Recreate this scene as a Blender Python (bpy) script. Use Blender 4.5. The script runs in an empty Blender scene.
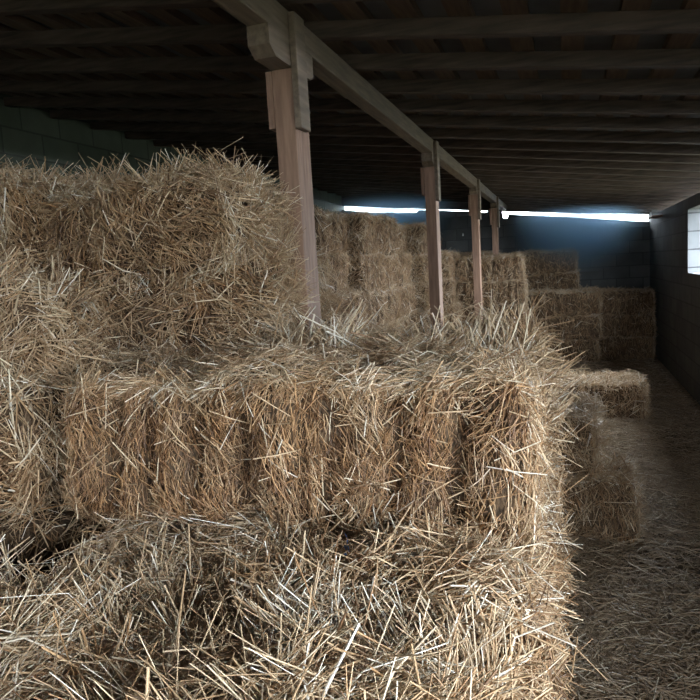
import bpy, math
import numpy as np
from mathutils import Matrix, Vector

S = bpy.context.scene
COL = S.collection
# ------------------------------------------------------------------ camera
F = 650.0
yw = Vector((215, 93, -F)).normalized()                 # barn axis (+Y) in camera axes
dl = 5300.0
dn = Vector((0.06*dl, -dl, 0)) ; dn.z = -(215*dn.x + 93*dn.y)/(-F) if False else (215*dn.x+93*dn.y)/F
zw = (-dn).normalized()
xw = yw.cross(zw).normalized()
zw = xw.cross(yw).normalized()
R = Matrix((xw, yw, zw))                                # rows = world axes in camera axes -> camera to world
cam = bpy.data.cameras.new('camera')
cam.sensor_width = 36; cam.lens = 36*F/700; cam.clip_start = .02; cam.clip_end = 300
co = bpy.data.objects.new('camera', cam); COL.objects.link(co)
co.matrix_world = Matrix.Translation((0, 0, 1.6)) @ R.to_4x4()
S.camera = co

# ------------------------------------------------------------------ materials
def nt(name):
    m = bpy.data.materials.new(name); m.use_nodes = True
    n = m.node_tree.nodes; l = m.node_tree.links
    b = n['Principled BSDF']
    return m, n, l, b
def ramp(n, stops):
    r = n.new('ShaderNodeValToRGB'); e = r.color_ramp.elements
    e[0].position, e[0].color = stops[0][0], (*stops[0][1], 1)
    e[1].position, e[1].color = stops[-1][0], (*stops[-1][1], 1)
    for p, c in stops[1:-1]:
        k = e.new(p); k.color = (*c, 1)
    return r
def straw_mat(name, stops):
    m, n, l, b = nt(name)
    a = n.new('ShaderNodeAttribute'); a.attribute_name = 'tint'
    r = ramp(n, stops); l.new(a.outputs['Fac'], r.inputs[0])
    h = n.new('ShaderNodeAttribute'); h.attribute_name = 'rust'
    mx = n.new('ShaderNodeMixRGB'); mx.blend_type = 'MULTIPLY'; mx.inputs[2].default_value = (1.0, .80, .62, 1)
    l.new(h.outputs['Fac'], mx.inputs[0]); l.new(r.outputs[0], mx.inputs[1])
    l.new(mx.outputs[0], b.inputs['Base Color'])
    b.inputs['Roughness'].default_value = .42
    b.inputs['Specular IOR Level'].default_value = .5
    return m
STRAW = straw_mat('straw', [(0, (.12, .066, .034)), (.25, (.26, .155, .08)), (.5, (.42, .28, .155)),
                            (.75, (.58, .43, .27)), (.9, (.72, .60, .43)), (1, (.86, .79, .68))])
CHAFF = straw_mat('floor_straw', [(0, (.16, .105, .065)), (.4, (.37, .26, .16)), (.75, (.58, .44, .29)), (1, (.80, .70, .54))])
def noise_mat(name, c1, c2, scale=20, stretch=(1, 1, 1), rough=.85, bump=.3, mid=None, dist=.01):
    m, n, l, b = nt(name)
    tc = n.new('ShaderNodeTexCoord'); mp = n.new('ShaderNodeMapping'); mp.inputs['Scale'].default_value = stretch
    l.new(tc.outputs['Object'], mp.inputs[0])
    no = n.new('ShaderNodeTexNoise'); no.inputs['Scale'].default_value = scale; no.inputs['Detail'].default_value = 8
    l.new(mp.outputs[0], no.inputs['Vector'])
    r = ramp(n, [(.3, c1), (.7, c2)]); l.new(no.outputs['Fac'], r.inputs[0])
    l.new(r.outputs[0], b.inputs['Base Color'])
    bp = n.new('ShaderNodeBump'); bp.inputs['Strength'].default_value = bump; bp.inputs['Distance'].default_value = dist
    l.new(no.outputs['Fac'], bp.inputs['Height']); l.new(bp.outputs[0], b.inputs['Normal'])
    b.inputs['Roughness'].default_value = rough
    return m
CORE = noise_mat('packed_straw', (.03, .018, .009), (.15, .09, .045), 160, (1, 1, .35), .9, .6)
WOOD = noise_mat('sawn_timber', (.20, .115, .075), (.34, .205, .135), 9, (6, 6, .7), .7, .25)
BEAMW = noise_mat('grey_sawn_timber', (.12, .088, .06), (.22, .165, .115), 9, (6, .6, 6), .7, .25)
RAFT = noise_mat('rafter_timber', (.045, .032, .025), (.13, .092, .07), 9, (.6, 6, 6), .75, .25)
BATT = noise_mat('batten_timber', (.09, .06, .042), (.17, .115, .08), 9, (6, .6, 6), .75, .25)
SHEET = noise_mat('roof_sheet', (.04, .04, .045), (.16, .16, .17), 3, (1, 1, 1), .8, .2)
GROUND = noise_mat('outside_ground', (.05, .06, .03), (.12, .11, .07), 1.5, (1, 1, 1), .95, .3)
EARTH = noise_mat('trodden_floor', (.10, .07, .045), (.36, .265, .17), 22, (1, 1, 1), .95, .7)
TWINE, _n, _l, _b = nt('blue_twine'); _b.inputs['Base Color'].default_value = (.06, .16, .42, 1)
DARK, _n, _l, _b = nt('dark_iron'); _b.inputs['Base Color'].default_value = (.02, .02, .022, 1); _b.inputs['Roughness'].default_value = .6
def block_mat(name, c1, c2, mortar, axis):
    m, n, l, b = nt(name)
    tc = n.new('ShaderNodeTexCoord'); sp = n.new('ShaderNodeSeparateXYZ'); cb = n.new('ShaderNodeCombineXYZ')
    l.new(tc.outputs['Object'], sp.inputs[0])
    ad = n.new('ShaderNodeMath'); ad.operation = 'ADD'
    l.new(sp.outputs[0], ad.inputs[0]); l.new(sp.outputs[1], ad.inputs[1])
    l.new(ad.outputs[0], cb.inputs[0]); l.new(sp.outputs[2], cb.inputs[1])
    br = n.new('ShaderNodeTexBrick'); br.inputs['Scale'].default_value = 1
    br.inputs['Brick Width'].default_value = .4; br.inputs['Row Height'].default_value = .2
    br.inputs['Mortar Size'].default_value = .008
    br.inputs['Color1'].default_value = (*c1, 1); br.inputs['Color2'].default_value = (*c2, 1); br.inputs['Mortar'].default_value = (*mortar, 1)
    l.new(cb.outputs[0], br.inputs['Vector'])
    no = n.new('ShaderNodeTexNoise'); no.inputs['Scale'].default_value = 5; no.inputs['Detail'].default_value = 6
    l.new(tc.outputs['Object'], no.inputs['Vector'])
    mx = n.new('ShaderNodeMixRGB'); mx.blend_type = 'MULTIPLY'; mx.inputs[0].default_value = .5
    l.new(br.outputs[0], mx.inputs[1]); l.new(no.outputs['Fac'], mx.inputs[2])
    l.new(mx.outputs[0], b.inputs['Base Color'])
    bp = n.new('ShaderNodeBump'); bp.inputs['Strength'].default_value = .6; bp.inputs['Distance'].default_value = .01
    iv = n.new('ShaderNodeMath'); iv.operation = 'SUBTRACT'; iv.inputs[0].default_value = 1
    l.new(br.outputs['Fac'], iv.inputs[1]); l.new(iv.outputs[0], bp.inputs['Height']); l.new(bp.outputs[0], b.inputs['Normal'])
    b.inputs['Roughness'].default_value = .9
    return m
BLOCK = block_mat('concrete_block', (.10, .10, .098), (.14, .14, .13), (.07, .07, .067), 0)
BLOCKG = block_mat('mossy_block', (.10, .125, .095), (.13, .15, .115), (.07, .08, .065), 0)
WHITEB = block_mat('whitewashed_block', (.13, .135, .14), (.17, .175, .18), (.05, .05, .055), 0)

# ------------------------------------------------------------------ mesh helpers
def mesh_from(name, V, Fq, mats, mi=None, tint=None, smooth=True, rust=None):
    me = bpy.data.meshes.new(name)
    V = np.asarray(V, np.float32); Fq = np.asarray(Fq, np.int32)
    me.vertices.add(len(V)); me.vertices.foreach_set('co', V.ravel())
    me.loops.add(Fq.size); me.loops.foreach_set('vertex_index', Fq.ravel())
    me.polygons.add(len(Fq)); me.polygons.foreach_set('loop_start', np.arange(0, Fq.size, 4, dtype=np.int32))
    if mi is not None: me.polygons.foreach_set('material_index', np.asarray(mi, np.int32))
    me.polygons.foreach_set('use_smooth', np.full(len(Fq), smooth))
    for m in mats: me.materials.append(m)
    if tint is not None:
        a = me.attributes.new('tint', 'FLOAT', 'POINT'); a.data.foreach_set('value', np.asarray(tint, np.float32))
    if rust is not None:
        a = me.attributes.new('rust', 'FLOAT', 'POINT'); a.data.foreach_set('value', np.asarray(rust, np.float32))
    me.update(calc_edges=True)
    return me
def link(name, me, parent=None, **k):
    o = bpy.data.objects.new(name, me); COL.objects.link(o)
    if parent: o.parent = parent
    for a, b in k.items(): o[a] = b
    return o
def boxes(name, bl, mats, bev=0, parent=None, mi=None, **k):
    """bl: list of (x0,y0,z0,x1,y1,z1) or 8x3 arrays -> one mesh"""
    V = []; Q = []; M = []
    for i, b in enumerate(bl):
        if len(b) == 6:
            x0, y0, z0, x1, y1, z1 = b
            c = [(x0,y0,z0),(x1,y0,z0),(x1,y1,z0),(x0,y1,z0),(x0,y0,z1),(x1,y0,z1),(x1,y1,z1),(x0,y1,z1)]
        else: c = b
        o = len(V); V += list(c)
        Q += [(o+0,o+3,o+2,o+1),(o+4,o+5,o+6,o+7),(o+0,o+1,o+5,o+4),(o+1,o+2,o+6,o+5),(o+2,o+3,o+7,o+6),(o+3,o+0,o+4,o+7)]
        M += [mi[i] if mi else 0]*6
    o = link(name, mesh_from(name, V, Q, mats, M, None, False), parent, **k)
    if bev:
        md = o.modifiers.new('bevel', 'BEVEL'); md.width = bev; md.segments = 2
    return o

# ------------------------------------------------------------------ straw
def strands(P, D, L, W, bend, side, tint, hollow=3):
    """P centre, D unit dir, L length, W radius, bend = sag fraction along 'side' vector. Returns V,Q,T"""
    n = len(P); k = hollow
    ts = np.array([-.5, 0, .5])
    up = np.cross(D, side); up /= np.linalg.norm(up, axis=1, keepdims=True)+1e-9
    s2 = np.cross(up, D)
    V = np.empty((n, 3, k, 3), np.float32)
    for r, t in enumerate(ts):
        c = P + D*(L*t)[:, None] + s2*(bend*L*(0.25-t*t)*4)[:, None]
        w = W*(1.0 if r == 1 else .8)
        for j in range(k):
            a = 2*math.pi*j/k
            V[:, r, j] = c + up*(w*math.cos(a))[:, None] + s2*(w*math.sin(a)*.75)[:, None]
    base = (np.arange(n)*3*k)[:, None]
    q = []
    for r in range(2):
        for j in range(k):
            j2 = (j+1) % k
            q.append([r*k+j, r*k+j2, (r+1)*k+j2, (r+1)*k+j])
    q = np.array(q)
    Q = (base[:, :, None] + q[None]).reshape(-1, 4)
    T = np.repeat(tint, 3*k)
    return V.reshape(-1, 3), Q, T

class Fld:
    """smooth pseudo-noise: sum of sines"""
    def __init__(s, rng, f, n=7):
        s.k = rng.normal(0, f, (n, 3)); s.p = rng.uniform(0, 6.28, n); s.n = n
    def __call__(s, P): return np.sin(P @ s.k.T + s.p).sum(1)/math.sqrt(s.n)

def bale_mesh(name, L, W, H, seed, n, wr=.0014, lng=1.0, wild=1.0, flakes=9, rough=1.0, tops=1.0, shift=0.0, faces='all', topmess=0.0, fdep=.008, tsh=0.0, rust=.25, loose=0.0, amp=1.0, fj=.012):
    rng = np.random.default_rng(seed)
    h = np.array([L/2, W/2, H/2]); r = .055
    f1, f2, f3 = Fld(rng, 9), Fld(rng, 28), Fld(rng, 70)
    fx = np.linspace(-L/2, L/2, flakes+1)[1:-1] + rng.normal(0, fj, flakes-1); fa_ = rng.uniform(.3, 1.5, flakes-1)
    f4 = Fld(rng, 5)
    def surf(p):
        q = np.clip(p, -(h-r), h-r); d = p-q
        nn = d/(np.linalg.norm(d, axis=1, keepdims=True)+1e-9)
        s = q + nn*r
        sidey = np.abs(nn[:, 1])**2
        wob = s[:, 0] + .012*np.sin(s[:, 2]*17+seed)
        wob = wob + .012*f1(s)
        ad = np.abs(wob[:, None]-fx[None]); gi = ad.argmin(1); gap = ad[np.arange(len(p)), gi]
        groove = np.exp(-(gap/.017)**2)*fa_[gi]
        hump = np.minimum(gap/(L/flakes/2), 1.2)**.7
        disp = .010*f1(s)*amp + .012*f4(s)*amp + .006*f2(s)*rough + .004*f3(s)*rough + fdep*(hump-.6)*sidey - .014*groove*sidey*rough - .008*groove*(1-sidey)*rough
        return s + nn*disp[:, None], nn, groove
    # --- core
    Vs = []; Qs = []; off = 0
    g = 22
    for ax in range(3):
        for sg in (-1, 1):
            a, b = [i for i in range(3) if i != ax]
            na, nb = max(6, int(2*h[a]/.03)), max(6, int(2*h[b]/.03))
            A, B = np.meshgrid(np.linspace(-h[a], h[a], na), np.linspace(-h[b], h[b], nb), indexing='ij')
            p = np.zeros((A.size, 3)); p[:, a] = A.ravel(); p[:, b] = B.ravel(); p[:, ax] = sg*h[ax]
            s, nn, _ = surf(p)
            s = s - nn*.006
            idx = np.arange(A.size).reshape(na, nb)+off
            q = np.stack([idx[:-1, :-1], idx[1:, :-1], idx[1:, 1:], idx[:-1, 1:]], -1).reshape(-1, 4)
            if (sg > 0) != (ax != 1): q = q[:, ::-1]
            Vs.append(s); Qs.append(q); off += A.size
    nc = sum(len(q) for q in Qs); Tc = [np.full(off, .3)]; Rc = [np.full(off, .3)]
    # --- strands on the faces
    area = {0: W*H, 1: L*H, 2: L*W}
    lst = [(0, -1), (0, 1), (1, -1), (1, 1), (2, 1), (2, -1)]
    if faces != 'all': lst = [f for f in lst if f in faces]
    tot = sum(area[f[0]]*(tops if f == (2, 1) else .3 if f == (2, -1) else 1) for f in lst)
    for ax, sg in lst:
        wgt = tops if (ax, sg) == (2, 1) else .3 if (ax, sg) == (2, -1) else 1
        m = int(n*area[ax]*wgt/tot)
        p = rng.uniform(-1, 1, (m, 3))*h; p[:, ax] = sg*h[ax]
        s, nn, gr = surf(p)
        nf = np.zeros(3); nf[ax] = sg
        e1 = np.eye(3)[(ax+1) % 3]; e2 = np.eye(3)[(ax+2) % 3]
        # clump directions
        K = max(6, int(area[ax]/.0035)); cc = rng.uniform(-1, 1, (K, 3))*h; cc[:, ax] = sg*h[ax]
        ci = np.empty(m, int)
        for i0 in range(0, m, 4000):
            pp = p[i0:i0+4000] + rng.normal(0, .012, (len(p[i0:i0+4000]), 3))
            ci[i0:i0+4000] = np.argmin(((pp[:, None]-cc[None])**2).sum(2), axis=1)
        ctl = np.abs(rng.normal(0, .16*wild+.2*loose, K))[ci]; cof = rng.normal(0, .005+.008*loose, K)[ci]; cru = rng.normal(0, .18, K)[ci]
        if ax == 1:      # long side: vertical folded ends in flakes
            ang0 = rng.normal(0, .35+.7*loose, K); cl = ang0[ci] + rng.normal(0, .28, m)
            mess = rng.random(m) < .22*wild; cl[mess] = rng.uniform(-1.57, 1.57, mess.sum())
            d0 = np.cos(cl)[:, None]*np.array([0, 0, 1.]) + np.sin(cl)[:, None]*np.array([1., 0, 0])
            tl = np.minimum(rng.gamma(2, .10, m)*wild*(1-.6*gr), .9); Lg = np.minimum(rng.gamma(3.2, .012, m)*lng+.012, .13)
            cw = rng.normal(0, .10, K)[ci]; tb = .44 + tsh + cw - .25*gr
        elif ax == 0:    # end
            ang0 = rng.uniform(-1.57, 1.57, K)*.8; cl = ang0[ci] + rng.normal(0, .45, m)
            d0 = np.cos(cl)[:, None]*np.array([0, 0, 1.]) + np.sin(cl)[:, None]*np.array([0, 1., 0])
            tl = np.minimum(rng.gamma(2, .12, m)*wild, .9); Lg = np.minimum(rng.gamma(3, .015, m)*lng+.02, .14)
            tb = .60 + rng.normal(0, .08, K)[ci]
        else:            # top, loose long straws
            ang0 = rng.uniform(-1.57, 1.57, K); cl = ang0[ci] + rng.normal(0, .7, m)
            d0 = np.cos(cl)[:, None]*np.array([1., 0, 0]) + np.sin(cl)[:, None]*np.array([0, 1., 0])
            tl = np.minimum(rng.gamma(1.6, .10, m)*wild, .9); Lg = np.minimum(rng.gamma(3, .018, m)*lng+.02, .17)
            tb = .67 + rng.normal(0, .08, K)[ci]  # top straws paler: whitish sky light put into their tint
        dd = rng.random(K)[ci] < .5
        tl = tl + ctl
        # strand runs in the tangent plane of the rounded surface, lifted by tl
        d = d0 - nn*(d0*nn).sum(1, keepdims=True); d /= np.linalg.norm(d, axis=1, keepdims=True)+1e-9
        d *= np.where(dd ^ (rng.random(m) < .25), -1, 1)[:, None]
        tl = np.clip(tl, 0, 1.0); Lg = Lg*(1+.5*loose)
        D = d*np.cos(tl)[:, None] + nn*np.sin(tl)[:, None]
        P = s + nn*(rng.uniform(-.010, .005, m) + cof + .24*Lg*np.sin(tl))[:, None] 
        if topmess and ax == 2 and sg == 1: P[:, 2] += rng.uniform(0, topmess, m)**1.5
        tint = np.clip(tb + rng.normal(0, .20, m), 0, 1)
        bend = rng.normal(.03, .07, m)
        w = wr*np.clip(rng.lognormal(-.15, .35, m), .4, 2.2)
        V, Q, T = strands(P, D, Lg, w, bend, nn + rng.normal(0, .2, (m, 3)), tint)
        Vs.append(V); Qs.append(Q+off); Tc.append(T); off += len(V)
        rb = rust*(1.0 if ax == 1 else .45)
        Rc.append(np.repeat(np.clip(rb + cru + rng.normal(0, .2, m), 0, 1), 9))
    # --- long stragglers
    m = int(n*.03*wild)
    fa = rng.choice(len(lst), m, p=np.array([area[f[0]] for f in lst])/sum(area[f[0]] for f in lst))
    p = rng.uniform(-1, 1, (m, 3))*h
    for i, (ax, sg) in enumerate(lst): k = fa == i; p[k, ax] = sg*h[ax]
    s, nn, _ = surf(p)
    d = rng.normal(0, 1, (m, 3)); d -= nn*(d*nn).sum(1, keepdims=True); d /= np.linalg.norm(d, axis=1, keepdims=True)
    tl = rng.uniform(.05, .6, m); Lg = rng.uniform(.05, .14, m)*min(lng, 1.15)
    D = d*np.cos(tl)[:, None] + nn*np.sin(tl)[:, None]
    P = s + nn*(.30*Lg*np.sin(tl)+.003)[:, None]
    V, Q, T = strands(P, D, Lg, wr*rng.uniform(1., 1.7, m), rng.normal(.02, .05, m), nn+.01, np.clip(rng.normal(.78, .14, m), 0, 1))
    Vs.append(V); Qs.append(Q+off); Tc.append(T); off += len(V); Rc.append(np.full(len(V), .1))
    V = np.concatenate(Vs); V[:, 2] += H/2
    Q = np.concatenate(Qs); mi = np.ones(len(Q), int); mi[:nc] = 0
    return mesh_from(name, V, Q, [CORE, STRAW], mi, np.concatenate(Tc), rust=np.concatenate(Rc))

BAG = 'straw bales stacked in the barn'
def place(me, x, y, z, rot=0, label='', group=None, tx=0, ty=0, fr=None, sc=(1, 1, 1)):
    o = link('straw_bale', me); o.location = (x, y, z); o.rotation_euler = (math.radians(tx), math.radians(ty), math.radians(rot))
    o.scale = sc
    o['label'] = label; o['category'] = 'bale'; o['group'] = group or BAG
    return o

G1 = 'bales of the front stack'; G2 = 'bales of the tall left stack'; G3 = 'bales in the row behind the posts'
G4 = 'bales against the back wall'; G5 = 'bales beside the aisle'
H = .34
# ---- front stack
main = place(bale_mesh('bale_main', 1.09, .46, .325, 3, 40000, .0012, flakes=9, tops=1.2, wild=.85, lng=.85, fdep=.042, tsh=-.05, rust=.6, fj=.024, amp=1.7, loose=.15), -.625, 1.50, 1.03, 0.8,
      'large golden straw bale in the centre with a fluted long side facing the viewer', G1)
place(bale_mesh('bale_rear', 1.0, .46, .32, 4, 15000, .0019, lng=1.2, loose=1.0, amp=1.70, wild=1.1, tops=2.4, topmess=.03), -.60, 1.97, 1.03, 181.5,
      'straw bale lying directly behind the large central bale, only its tousled top showing', G1)
place(bale_mesh('bale_rear_left', 1.0, .46, .32, 5, 9000, .0014, lng=1.2, loose=0.8, amp=1.56, wild=1.1, tops=2, topmess=.03), -1.63, 1.94, 1.03, -2,
      'straw bale tucked under the tall left stack, behind the dark gap', G1)
place(bale_mesh('bale_front_right', 1.0, .50, H, 6, 26000, .0016, lng=1.2, loose=0.5, amp=1.35, wild=1.1, tops=1.6, topmess=.02, faces=[(0,-1),(0,1),(1,1),(1,-1),(2,1)]), -.325, 1.50, .675, -91,
      'bale beneath the right half of the central bale, its loose end sticking out', G1, tx=0)
place(bale_mesh('bale_front_left', 1.0, .48, H, 7, 24000, .0016, lng=1.2, loose=0.5, amp=1.35, wild=1.1, tops=1.6, topmess=.02), -.84, 1.52, .66, -88,
      'bale beneath the left half of the central bale, dipping to a dark gap', G1)
place(bale_mesh('bale_near_right', .80, .46, H, 8, 28000, .0016, lng=1.25, loose=0.8, amp=1.56, wild=1.25, tops=1.6, topmess=.04), -.50, .735, .635, 3,
      'nearest bale at the bottom of the picture right of centre with upright tousled straw', G1)
place(bale_mesh('bale_near_left', 1.0, .46, H, 9, 26000, .0016, lng=1.3, loose=0.8, amp=1.56, wild=1.25, tops=1.6, topmess=.04), -1.42, .78, .645, -4,
      'nearest bale in the bottom left corner covered in coarse loose stalks', G1)
place(bale_mesh('bale_left_low', .9, .46, .30, 10, 12000, .0017, lng=1.1, loose=0.7, amp=1.49, wild=1.1), -1.81, 1.45, 1.01, 5,
      'straw bale cut by the left edge, lower one of two, left of the dark gap', G1)
place(bale_mesh('bale_left_high', .9, .46, .28, 11, 12000, .0017, lng=1.1, loose=0.7, amp=1.49, wild=1.1), -1.86, 1.48, 1.315, -3,
      'straw bale cut by the left edge, upper one of two, left of the dark gap', G1)
place(bale_mesh('bale_filler', .9, .46, .33, 12, 4000, .0016), -1.58, 1.48, .67, 0,
      'straw bale deep in the dark gap beneath the two bales at the left edge', G1)
# lower courses of the front stack, their ends and sides make the aisle face
low = [bale_mesh('bale_low_a', 1.0, .47, .335, 20, 11000, .0016, lng=1.3, wild=1.3),
       bale_mesh('bale_low_b', 1.0, .47, .335, 21, 11000, .0016, lng=1.3, wild=1.3)]
rows = [(.76, 'nearest the viewer'), (1.235, 'below the central bale'), (1.71, 'further back')]
for lay, (z, ln) in enumerate([(0.0, 'floor course'), (.34, 'second course')]):
    for ri, (y, rn) in enumerate(rows):
        for ci, x in enumerate([-.57, -1.60]):
            cn = 'aisle side' if ci == 0 else 'wall side'
            place(low[(lay+ri+ci) % 2], x-.01*lay, y, z, 180*((lay+ri) % 2) + (.7 if ri else -.6),
                  f'{ln} front stack bale {rn}, {cn}', 'lower courses of the front stack')
for lay, (z, ln) in enumerate([(0.0, 'floor course'), (.34, 'second course'), (.68, 'third course')]):
    for ci, x in enumerate([-.60, -1.63]):
        cn = 'right half' if ci == 0 else 'left half'
        place(low[(lay+ci) % 2], x, 2.09 if ci == 0 else 2.2, z, 180*(lay % 2), f'{ln} bale under the tall left stack, {cn}', 'lower courses of the tall left stack', sc=(1, .56 if ci == 0 else .95, 1))

# ---- tall left stack (two visible courses)
place(bale_mesh('bale_d1', 1.0, .44, .30, 30, 14450, .0018, lng=1.2, loose=1.0, amp=1.70, wild=1.15), -1.47, 2.06, 1.345, 2,
      'lower bale of the tall left stack with its right end beside the first post', G2)
place(bale_mesh('bale_d2', 1.0, .44, .30, 31, 12750, .0018, lng=1.2, loose=0.9, amp=1.63, wild=1.15), -2.47, 2.02, 1.335, -3,
      'lower bale of the tall left stack cut by the left picture edge', G2)
place(bale_mesh('bale_d3', .66, .44, .23, 32, 14450, .0018, lng=1.2, loose=0.5, amp=1.56, wild=1.2, flakes=6), -1.295, 1.99, 1.645, -3,
      'top bale of the tall left stack closest to the first post, straws hanging off', G2)
place(bale_mesh('bale_d4', .95, .40, .29, 33, 12750, .0018, lng=1.3, loose=0.8, amp=1.56, wild=1.3), -1.84, 2.18, 1.655, 84,
      'golden top bale of the tall left stack standing end-on with a tousled face', G2)
place(bale_mesh('bale_d5', .95, .44, .40, 34, 10200, .0018, lng=1.3, loose=0.8, amp=1.56, wild=1.2), -2.30, 2.2, 1.645, 93,
      'leftmost top bale of the tall left stack, cut by the left edge', G2)
place(bale_mesh('bale_d6', .9, .44, .22, 35, 6000, .0015, lng=1.1, wild=1.1), -1.60, 2.50, 1.64, 1,
      'bale at the back of the tall left stack just showing over its top edge', G2)
place(low[0], -1.45, 2.53, 1.34, 0, 'straw bale low at the dark back of the tall left stack', G2, sc=(.9, .9, .88))
for lay, z in enumerate([0, .34, .68, 1.01]):
    place(low[lay % 2], -1.60-.02*lay, 2.68, z, 180*(lay % 2), f'{["floor","second","third","fourth"][lay]} course bale at the dark back of the tall left stack', G2, sc=(.9, .9, 1))

# ---- row behind the posts, long sides towards the aisle
tm = [bale_mesh(f'bale_mid_{i}', 1.0, .5, .345, 40+i, 9000, .0021, lng=1.2, wild=1.1, rough=1.4, fdep=.02) for i in range(4)]
rng = np.random.default_rng(5)
ydepth = ['nearest', 'second', 'third', 'fourth', 'fifth']
crs = ['floor', 'second', 'third', 'fourth', 'fifth', 'sixth']
for c in range(5):
    y = 5.10 + 1.05*c
    nl = [6, 6, 6, 6, 5][c]; cx = [-.03, .05, -.05, .06, .19][c]
    for k in range(nl):
        jx = rng.normal(0, .035); jr = rng.normal(0, 2.5)
        x = -2.0 + cx + jx + (.03*c)
        place(tm[(c*2+k) % 4], x, y + rng.normal(0, .01), .348*k, 90+jr+180*(k % 2),
              f'{crs[k]} course bale, {ydepth[c]} column of the long row behind the posts', G3, sc=(.99, 1, 1.0))
# the tall end column beside the first post
for k in range(6):
    place(tm[(k+1) % 4], -2.06+rng.normal(0, .02), 4.28, .352*k, 90+rng.normal(0, 2),
          f'{crs[k]} course bale in the tall end column by the first post', G3, sc=(.62, 1, 1.01))

# ---- bales against the back wall
tf = [bale_mesh(f'bale_far_{i}', 1.0, .5, .345, 60+i, 5500, .0028, lng=1.3, wild=1.1, rough=1.4, fdep=.02) for i in range(3)]
def column(x, y, n, who, sc=(1, 1, 1), r=0):
    for k in range(n):
        place(tf[(k+int(x*7)) % 3], x+rng.normal(0, .02), y+rng.normal(0, .015), .345*k*sc[2], r+rng.normal(0, 1.5)+180*(k % 2),
              f'{crs[k]} course bale in {who}', G4, sc=sc)
column(-1.03, 9.44, 5, 'the column right of the third post', (.90, .95, .955))
column(-.12, 10.55, 3, 'the middle column of the back group', (1.12, 1, 1.03))
column(.84, 10.75, 3, 'the right column of the back group by the right wall', (.80, 1, .99))
column(-.35, 11.15, 5, 'the shadowed rear column behind the middle of the back group', (1.0, .98, .98))
column(-1.45, 10.88, 5, 'the dark rear column under the end of the beam', (.9, .98, 1.0))

# ---- bales beside the aisle
place(bale_mesh('bale_aisle', 1.13, .5, .36, 70, 15000, .0022, lng=1.3, wild=1.3, rough=1.3), .15, 6.90, .0, -3,
      'single sunlit bale lying alone on the floor across the aisle', G5)
am = bale_mesh('bale_side', 1.0, .5, .36, 71, 11000, .0018, lng=1.4, wild=1.5, rough=1.3)
am2 = bale_mesh('bale_side_b', 1.0, .5, .36, 72, 11000, .0018, lng=1.4, wild=1.6, rough=1.3)
place(am, -.16, 3.95, 0, 1.5, 'shaded floor course bale jutting furthest into the aisle right of the front stack', G5)
place(am2, -.34, 3.98, .365, -2, 'shaded second course bale beside the aisle behind the front stack', G5)

# ------------------------------------------------------------------ loose straw on the floor
def litter(name, boxes_, seed, wr, lmul, label, cat):
    rng = np.random.default_rng(seed); Vs = []; Qs = []; Ts = []; off = 0
    for (x0, x1, y0, y1, n, z0, zj) in boxes_:
        P = np.stack([rng.uniform(x0, x1, n), rng.uniform(y0, y1, n), z0 + rng.uniform(.002, zj, n)], 1)
        g = Fld(rng, 2.2); keep = rng.random(n) < .62+.38*np.tanh(g(P)*1.5); P = P[keep]; m = len(P)
        a = rng.uniform(0, 6.28, m) ; tl = rng.normal(0, .14, m)
        D = np.stack([np.cos(a)*np.cos(tl), np.sin(a)*np.cos(tl), np.sin(tl)], 1)
        Lg = (rng.gamma(3, .018, m)+.02)*lmul
        P[:, 2] += np.abs(np.sin(tl))*Lg*.45
        w = wr*rng.uniform(.6, 1.3, m)
        up = np.tile([0, 0, 1.], (m, 1))
        V, Q, T = strands(P, D, Lg, w, rng.normal(0, .05, m), up, np.clip(rng.normal(.5, .22, m), 0, 1))
        Vs.append(V); Qs.append(Q+off); Ts.append(T); off += len(V)
    o = link(name, mesh_from(name, np.concatenate(Vs), np.concatenate(Qs), [CHAFF], None, np.concatenate(Ts)))
    o['kind'] = 'stuff'; o['label'] = label; o['category'] = cat
    return o
litter('loose_straw', [(.0, 1.22, 1.6, 3.4, 20000, 0, .022), (.0, 1.22, 3.4, 5.5, 18000, 0, .022), (-.8, 1.22, 5.5, 8, 22000, 0, .022), (-1.6, 1.22, 8, 11.2, 16000, 0, .02)],
       77, .0025, 1.2, 'loose trodden straw scattered over the aisle floor', 'straw')

# ------------------------------------------------------------------ setting
def struct(o): o['kind'] = 'structure'; return o
XR, XL, YB, YF = 1.3, -3.9, 11.6, -2.6
def roofz(x): return 2.535 - .14*(x+.95)          # underside of rafters
# floor: gently uneven straw covered earth
g = 90
A, B = np.meshgrid(np.linspace(XL-.1, XR+.1, 60), np.linspace(YF, YB+.1, 150), indexing='ij')
rf = np.random.default_rng(9); ff = Fld(rf, 2.5); ff2 = Fld(rf, 9)
P = np.stack([A.ravel(), B.ravel(), A.ravel()*0], 1); P[:, 2] = -.006+.004*np.clip(ff(P), -1.5, 1.5) + .002*np.clip(ff2(P), -1.5, 1.5)
idx = np.arange(P.shape[0]).reshape(60, 150)
struct(link('floor', mesh_from('floor', P, np.stack([idx[:-1, :-1], idx[1:, :-1], idx[1:, 1:], idx[:-1, 1:]], -1).reshape(-1, 4), [EARTH])))
def cells_wall(name, u0, u1, z0, ztop, holes, mk, mats):
    us = sorted({u0, u1, *[h[0] for h in holes], *[h[1] for h in holes]}); bl = []
    for a, b in zip(us[:-1], us[1:]):
        hs = sorted([(h[2], h[3]) for h in holes if h[0] <= a+1e-6 and h[1] >= b-1e-6])
        z = z0
        for (p, q) in hs:
            if q > p: bl.append(mk(a, b, z, z, p, p)); z = q
        bl.append(mk(a, b, z, z, ztop(a), ztop(b)))
    return struct(boxes(name, bl, mats))
T = .2
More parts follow.
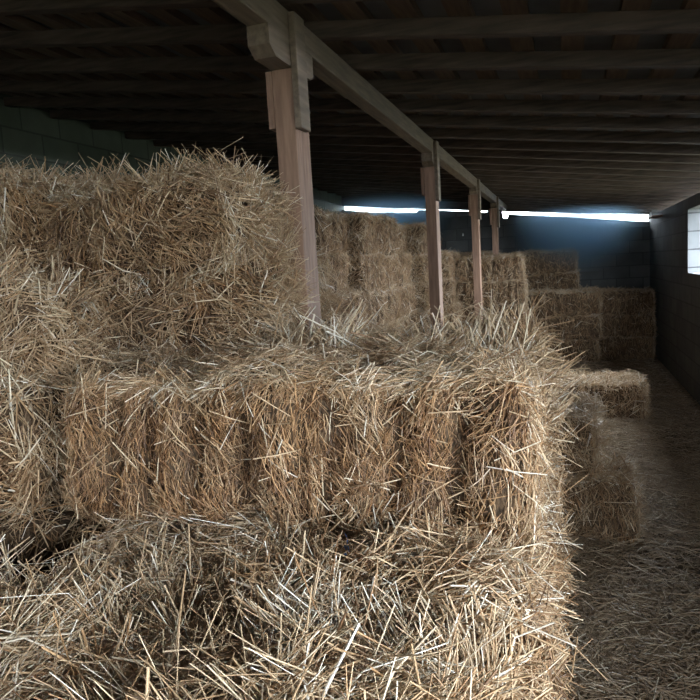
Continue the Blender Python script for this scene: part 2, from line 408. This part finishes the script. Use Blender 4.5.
def mkX(x):   # wall in YZ plane between x and x+T (T signed)
    def f(a, b, za, zb, ta, tb):
        x0, x1 = min(x, x+f.t), max(x, x+f.t)
        return [(x0,a,za),(x1,a,za),(x1,b,zb),(x0,b,zb),(x0,a,ta),(x1,a,ta),(x1,b,tb),(x0,b,tb)]
    return f
fr = mkX(XR); fr.t = T
WIN = [(-1.6, .6, 1.10, 2.10), (5.3, 8.17, 1.33, 2.04)]
rt = roofz(XR)-.02
cells_wall('wall_right', YF, YB+T, -.05, lambda y: rt-.035 if y < 11.31 else rt+.1, WIN+[(11.3, 11.3, 0, 0), (11.32, 11.32, 0, 0)], fr, [BLOCK])
fl = mkX(XL); fl.t = -T
cells_wall('wall_left', YF, YB+T, -.05, lambda y: roofz(XL)+.12, [], fl, [BLOCKG])
def mkY(y, t):
    def f(a, b, za, zb, ta, tb):
        y0, y1 = min(y, y+t), max(y, y+t)
        return [(a,y0,za),(b,y0,zb),(b,y1,zb),(a,y1,za),(a,y0,ta),(b,y0,tb),(b,y1,tb),(a,y1,ta)]
    return f
def platez(x): return float(np.interp(x, [-4.2, -3.9, -1, 1.3, 1.6], [2.81, 2.78, 2.44, 2.20, 2.17]))
def backtop(x):
    xs = [-4.2, -3.9, -3.3, -2.5, -2.45, -1.55, -1.3, -1.22, -1.02, -1.0, -.93, -.90, 0, 1.25, 1.52]
    gp = [.0, .07, .10, .075, .022, .018, .03, -.0, -.0, .12, .12, .045, .075, .115, .115]
    return platez(x)-float(np.interp(x, xs, gp))
cuts = [-3.87, -3.83, -3.3, -2.5, -2.45, -1.55, -1.3, -1.22, -1.02, -1.0, -.93, -.90, 0, .7, 1.25]
holes = [(c, c, 0, 0) for c in cuts] + [(-3.75, -3.69, 2.55, 2.62), (-1.70, -1.675, 2.07, 2.12), (-1.53, -1.49, 1.98, 2.04)]
cells_wall('wall_back', XL-T, XR+T, -.05, backtop, holes, mkY(YB, T), [BLOCK])
cells_wall('wall_front', XL-T, XR+T, -.05, roofz, [(.45, 1.1, -.05, 2.05)], mkY(YF-T, T), [BLOCK])
# whitewashed reveals of the window openings: lining blocks on the far jamb
for i, (a, b, z0, z1) in enumerate(WIN[:2]):
    w = struct(boxes(f'window_{i+1}', [(XR+.004, b-.012, z0, XR+T+.01, b+.0, z1), (XR+.004, a, z0, XR+T+.01, a+.012, z1), (XR+.004, a+.012, z0, XR+T+.01, b-.012, z0+.012)], [WHITEB]))
pz = []
for a, b in [(XL+.005, -2.4), (-2.4, -1.0), (-1.0, .2), (.2, XR-.005)]:
    za, zb = platez(a), platez(b)
    pz.append([(a,YB+.02,za),(b,YB+.02,zb),(b,YB+.15,zb),(a,YB+.15,za),(a,YB+.02,roofz(a)+.1),(b,YB+.02,roofz(b)+.1),(b,YB+.15,roofz(b)+.1),(a,YB+.15,roofz(a)+.1)])
struct(boxes('trim_plate', pz, [RAFT]))
# roof: sheet, battens, rafters
def sl(x0, x1, y0, y1, b, t):
    za, zb = roofz(x0), roofz(x1)
    return [(x0,y0,za+b),(x1,y0,zb+b),(x1,y1,zb+b),(x0,y1,za+b),(x0,y0,za+t),(x1,y0,zb+t),(x1,y1,zb+t),(x0,y1,za+t)]
struct(boxes('ceiling', [sl(XL-.5, XR+.4, YF-.5, YB+.3, .1005, .13)], [SHEET]))
ceil_x = np.arange(XL+.1, XR, .2)
n = 0
for i, x in enumerate(ceil_x):
    struct(boxes(f'trim_{i+1}', [sl(x, x+.09, YF-.3, YB+.25, .065, .10)], [BATT]))
ones = 'first second third fourth fifth sixth seventh eighth ninth'.split(); ordw = {}
for q in range(30):
    v = q+1; ordw[q+10] = ones[v-1] if v < 10 else ('tenth eleventh twelfth thirteenth fourteenth fifteenth sixteenth seventeenth eighteenth nineteenth'.split()[v-10] if v < 20 else ('twentieth' if v == 20 else 'twenty-'+ones[v-21] if v < 30 else 'thirtieth'))
ys = np.arange(2.58-4.6, YB-.1, .46)
rr = np.random.default_rng(3)
for i, y in enumerate(ys):
    y = float(y) + float(rr.normal(0, .015)); hh = .0645
    o = boxes('rafter', [sl(XL+.005, XR+.3, y, y+.055, 0.0, hh)], [RAFT], bev=.004)
    near = max(0, y)
    o['category'] = 'rafter'; o['group'] = 'rafters under the roof'
    if y < 2.4: lab = 'rafter above or behind the viewer, outside the top of the picture' 
    else: lab = f'{ordw[i]} dark roof rafter counted from the top of the picture'
    o['label'] = lab

# beam, posts
bm_ = boxes('roof_beam', [(-1.0, YF+.01, 2.43, -.92, YB-.005, 2.53)], [BEAMW], bev=.005)
bm_['label'] = 'long weathered timber beam running down the barn on top of the posts'; bm_['category'] = 'beam'
pl = ['nearest timber post beside the tall left stack, with corbel and nailed cleats',
      'second timber post, in front of the long row of bales',
      'third timber post, standing just right of the long row of bales',
      'last timber post, dim against the back wall under the end of the beam']
for i, y in enumerate([2.27, 4.98, 7.55, 9.75]):
    e = bpy.data.objects.new('timber_post', None); COL.objects.link(e); e.location = (-.96, y+.065, 0)
    e['label'] = pl[i]; e['category'] = 'post'; e['group'] = 'posts under the beam'
    ox, oy = -.96, y+.065
    def pb(nm, b, bev=.004, m=WOOD, lab=None):
        q = np.array(b, float); q[0] -= ox; q[3] -= ox; q[1] -= oy; q[4] -= oy
        o = boxes(nm, [tuple(q)], [m], bev=bev, parent=e)
        if lab: o['label'] = lab
        return o
    zc = 2.335 if i < 2 else 2.36
    pb('shaft', (-1.0, y, 0, -.92, y+.135, zc))
    # corbel block with a chamfered front underside
    y0, y1 = (y-.18, y+.22) if i == 0 else (y-.07, y+.20)
    V = [(x, yy, zz) for x in (-1.0, -.92) for (yy, zz) in [(y0, 2.4299), (y0, zc+.03), (y0+.045, zc), (y1-.03, zc), (y1, zc+.02), (y1, 2.4299)]]
    V = [(a-ox, b-oy, c) for a, b, c in V]
    me = bpy.data.meshes.new('corbel'); me.from_pydata(V, [], [tuple(range(6)), tuple(range(11, 5, -1))]+[(k, k+6, (k+1) % 6+6, (k+1) % 6) for k in range(6)])
    me.materials.append(BEAMW); me.update()
    co_ = link('corbel', me, e)
    pb('cleat', (-.919, y-.01, 2.12 if i == 0 else 2.08, -.893, y+.085, 2.52), lab='upright plank nailed over beam and post', m=BEAMW)
    pb('cleat', (-1.027, y+.0, 2.13, -1.001, y+.1, zc-.001))
# pale plank fixed high on the right wall, and a dark tool on the floor
o = boxes('wall_plank', [(1.16, 10.1, 2.08, 1.299, 10.6, 2.105)], [WOOD], bev=.003)
o['label'] = 'short pale plank sticking out near the top of the right wall'; o['category'] = 'plank'
th = boxes('iron_bar', [(-.13, -.02, 0, .0, .02, .03), (0, -.03, 0, .10, .03, .022)], [DARK], bev=.006)
th.location = (.12, 8.9, .03); th.rotation_euler = (0, .0, -.9)
th['label'] = 'small dark iron piece lying on the floor beyond the single bale'; th['category'] = 'tool'
# blue twine scraps
def twine(x, y, z, seed, label):
    rng = np.random.default_rng(seed)
    PP = []; DD = []
    for s_ in range(3):
        p = np.array([0, 0, 0.]); d = rng.normal(0, 1, 3); d[2] *= .2
        for k in range(8):
            d = d/np.linalg.norm(d); q = p + d*.007; q[2] = max(q[2], 0)
            PP.append((p+q)/2); DD.append((q-p)/max(1e-6, np.linalg.norm(q-p))); p = q; d = d + rng.normal(0, .5, 3)*[1, 1, .3]
    m = len(PP)
    V, Q, _ = strands(np.array(PP), np.array(DD), np.full(m, .008), np.full(m, .0016), np.zeros(m), np.tile([.1, .2, 1.], (m, 1)), np.zeros(m))
    o = link('twine_scrap', mesh_from('twine_scrap', V, Q, [TWINE])); o.location = (x, y, z)
    o['label'] = label; o['category'] = 'twine'; o['group'] = 'scraps of blue baler twine'
twine(-.43, 1.17, 1.05, 1, 'frayed blue twine scrap in the straw just below the middle of the central bale')
twine(-.20, 1.10, 1.05, 2, 'tiny blue twine scrap near the right corner of the front stack')

# haze, tinted and shaped to add the blue lens bloom at the eaves gaps
def haze(x0, x1, zc, label, k, hz=.1):
    m = bpy.data.materials.new('bloom_haze'); m.use_nodes = True; n = m.node_tree.nodes; l = m.node_tree.links
    n.clear(); out = n.new('ShaderNodeOutputMaterial'); v = n.new('ShaderNodeVolumePrincipled')
    v.inputs['Color'].default_value = (.55, .80, 1, 1); v.inputs['Anisotropy'].default_value = .3
    tc = n.new('ShaderNodeTexCoord'); mp = n.new('ShaderNodeMapping'); l.new(tc.outputs['Object'], mp.inputs[0])
    mp.inputs['Scale'].default_value = (1/((x1-x0)/2), 1/2.4, 1/1.0)
    ln = n.new('ShaderNodeVectorMath'); ln.operation = 'LENGTH'; l.new(mp.outputs[0], ln.inputs[0])
    mr = n.new('ShaderNodeMapRange'); mr.interpolation_type = 'SMOOTHSTEP'
    mr.inputs[1].default_value = 0; mr.inputs[2].default_value = 1; mr.inputs[3].default_value = k; mr.inputs[4].default_value = 0
    l.new(ln.outputs['Value'], mr.inputs[0]); l.new(mr.outputs[0], v.inputs['Density']); l.new(v.outputs[0], out.inputs['Volume'])
    cx = (x0+x1)/2; hx = (x1-x0)/2
    o = boxes('bloom_haze', [(-hx, -2.3, -.85, hx, -.01, hz)], [m]); o.location = (cx, YB, zc)
    o['kind'] = 'stuff'; o['label'] = label; o['category'] = 'haze'
haze(-1.0, 1.29, 2.2, 'bluish haze and painted bloom below the right eaves gap', 2.8)
haze(-3.88, -1.6, 2.62, 'bluish haze and painted bloom below the left eaves gap', 2.7)

# outside ground
gp = struct(boxes('ground', [(-30, -30, -.3, 30, 40, -.12)], [GROUND]))

# ------------------------------------------------------------------ light
w = bpy.data.worlds.new('sky'); S.world = w; w.use_nodes = True
bg = w.node_tree.nodes['Background']
bg.inputs[0].default_value = (.80, .90, 1.0, 1); bg.inputs[1].default_value = 14.0
def area(name, loc, direc, sx, sy, power, col=(1, 1, 1), portal=False):
    l = bpy.data.lights.new(name, 'AREA'); l.shape = 'RECTANGLE'; l.size = sx; l.size_y = sy; l.energy = power; l.color = col
    l.cycles.is_portal = portal
    o = bpy.data.objects.new(name, l); COL.objects.link(o); o.location = loc
    o.rotation_euler = Vector(direc).to_track_quat('-Z', 'Y').to_euler()
    return o
area('sky_portal_door', (.78, YF-T-.02, 1.0), (0, 1, 0), .7, 2.15, 1, portal=True)
area('sky_portal_window', (XR+T+.02, -.5, 1.60), (-1, 0, 0), 2.25, 1.02, 1, portal=True)
area('sky_portal_window', (XR+T+.02, 6.73, 1.69), (-1, 0, 0), 2.9, .72, 1, portal=True)
area('sky_portal_gap', (.15, YB+T+.02, 2.23), (0, -1, 0), 2.3, .42, 1, portal=True)
area('sky_portal_gap', (-2.6, YB+T+.02, 2.66), (0, -1, 0), 2.9, .42, 1, portal=True)
sun = bpy.data.lights.new('sun', 'SUN'); sun.energy = 0.0; sun.angle = .5
S.view_settings.view_transform = 'Standard'; S.view_settings.look = 'None'; S.view_settings.gamma = 1
S.view_settings.exposure = 1.25
S.cycles.use_denoising = True
S.cycles.volume_bounces = 3; S.cycles.max_bounces = 6; S.cycles.diffuse_bounces = 4
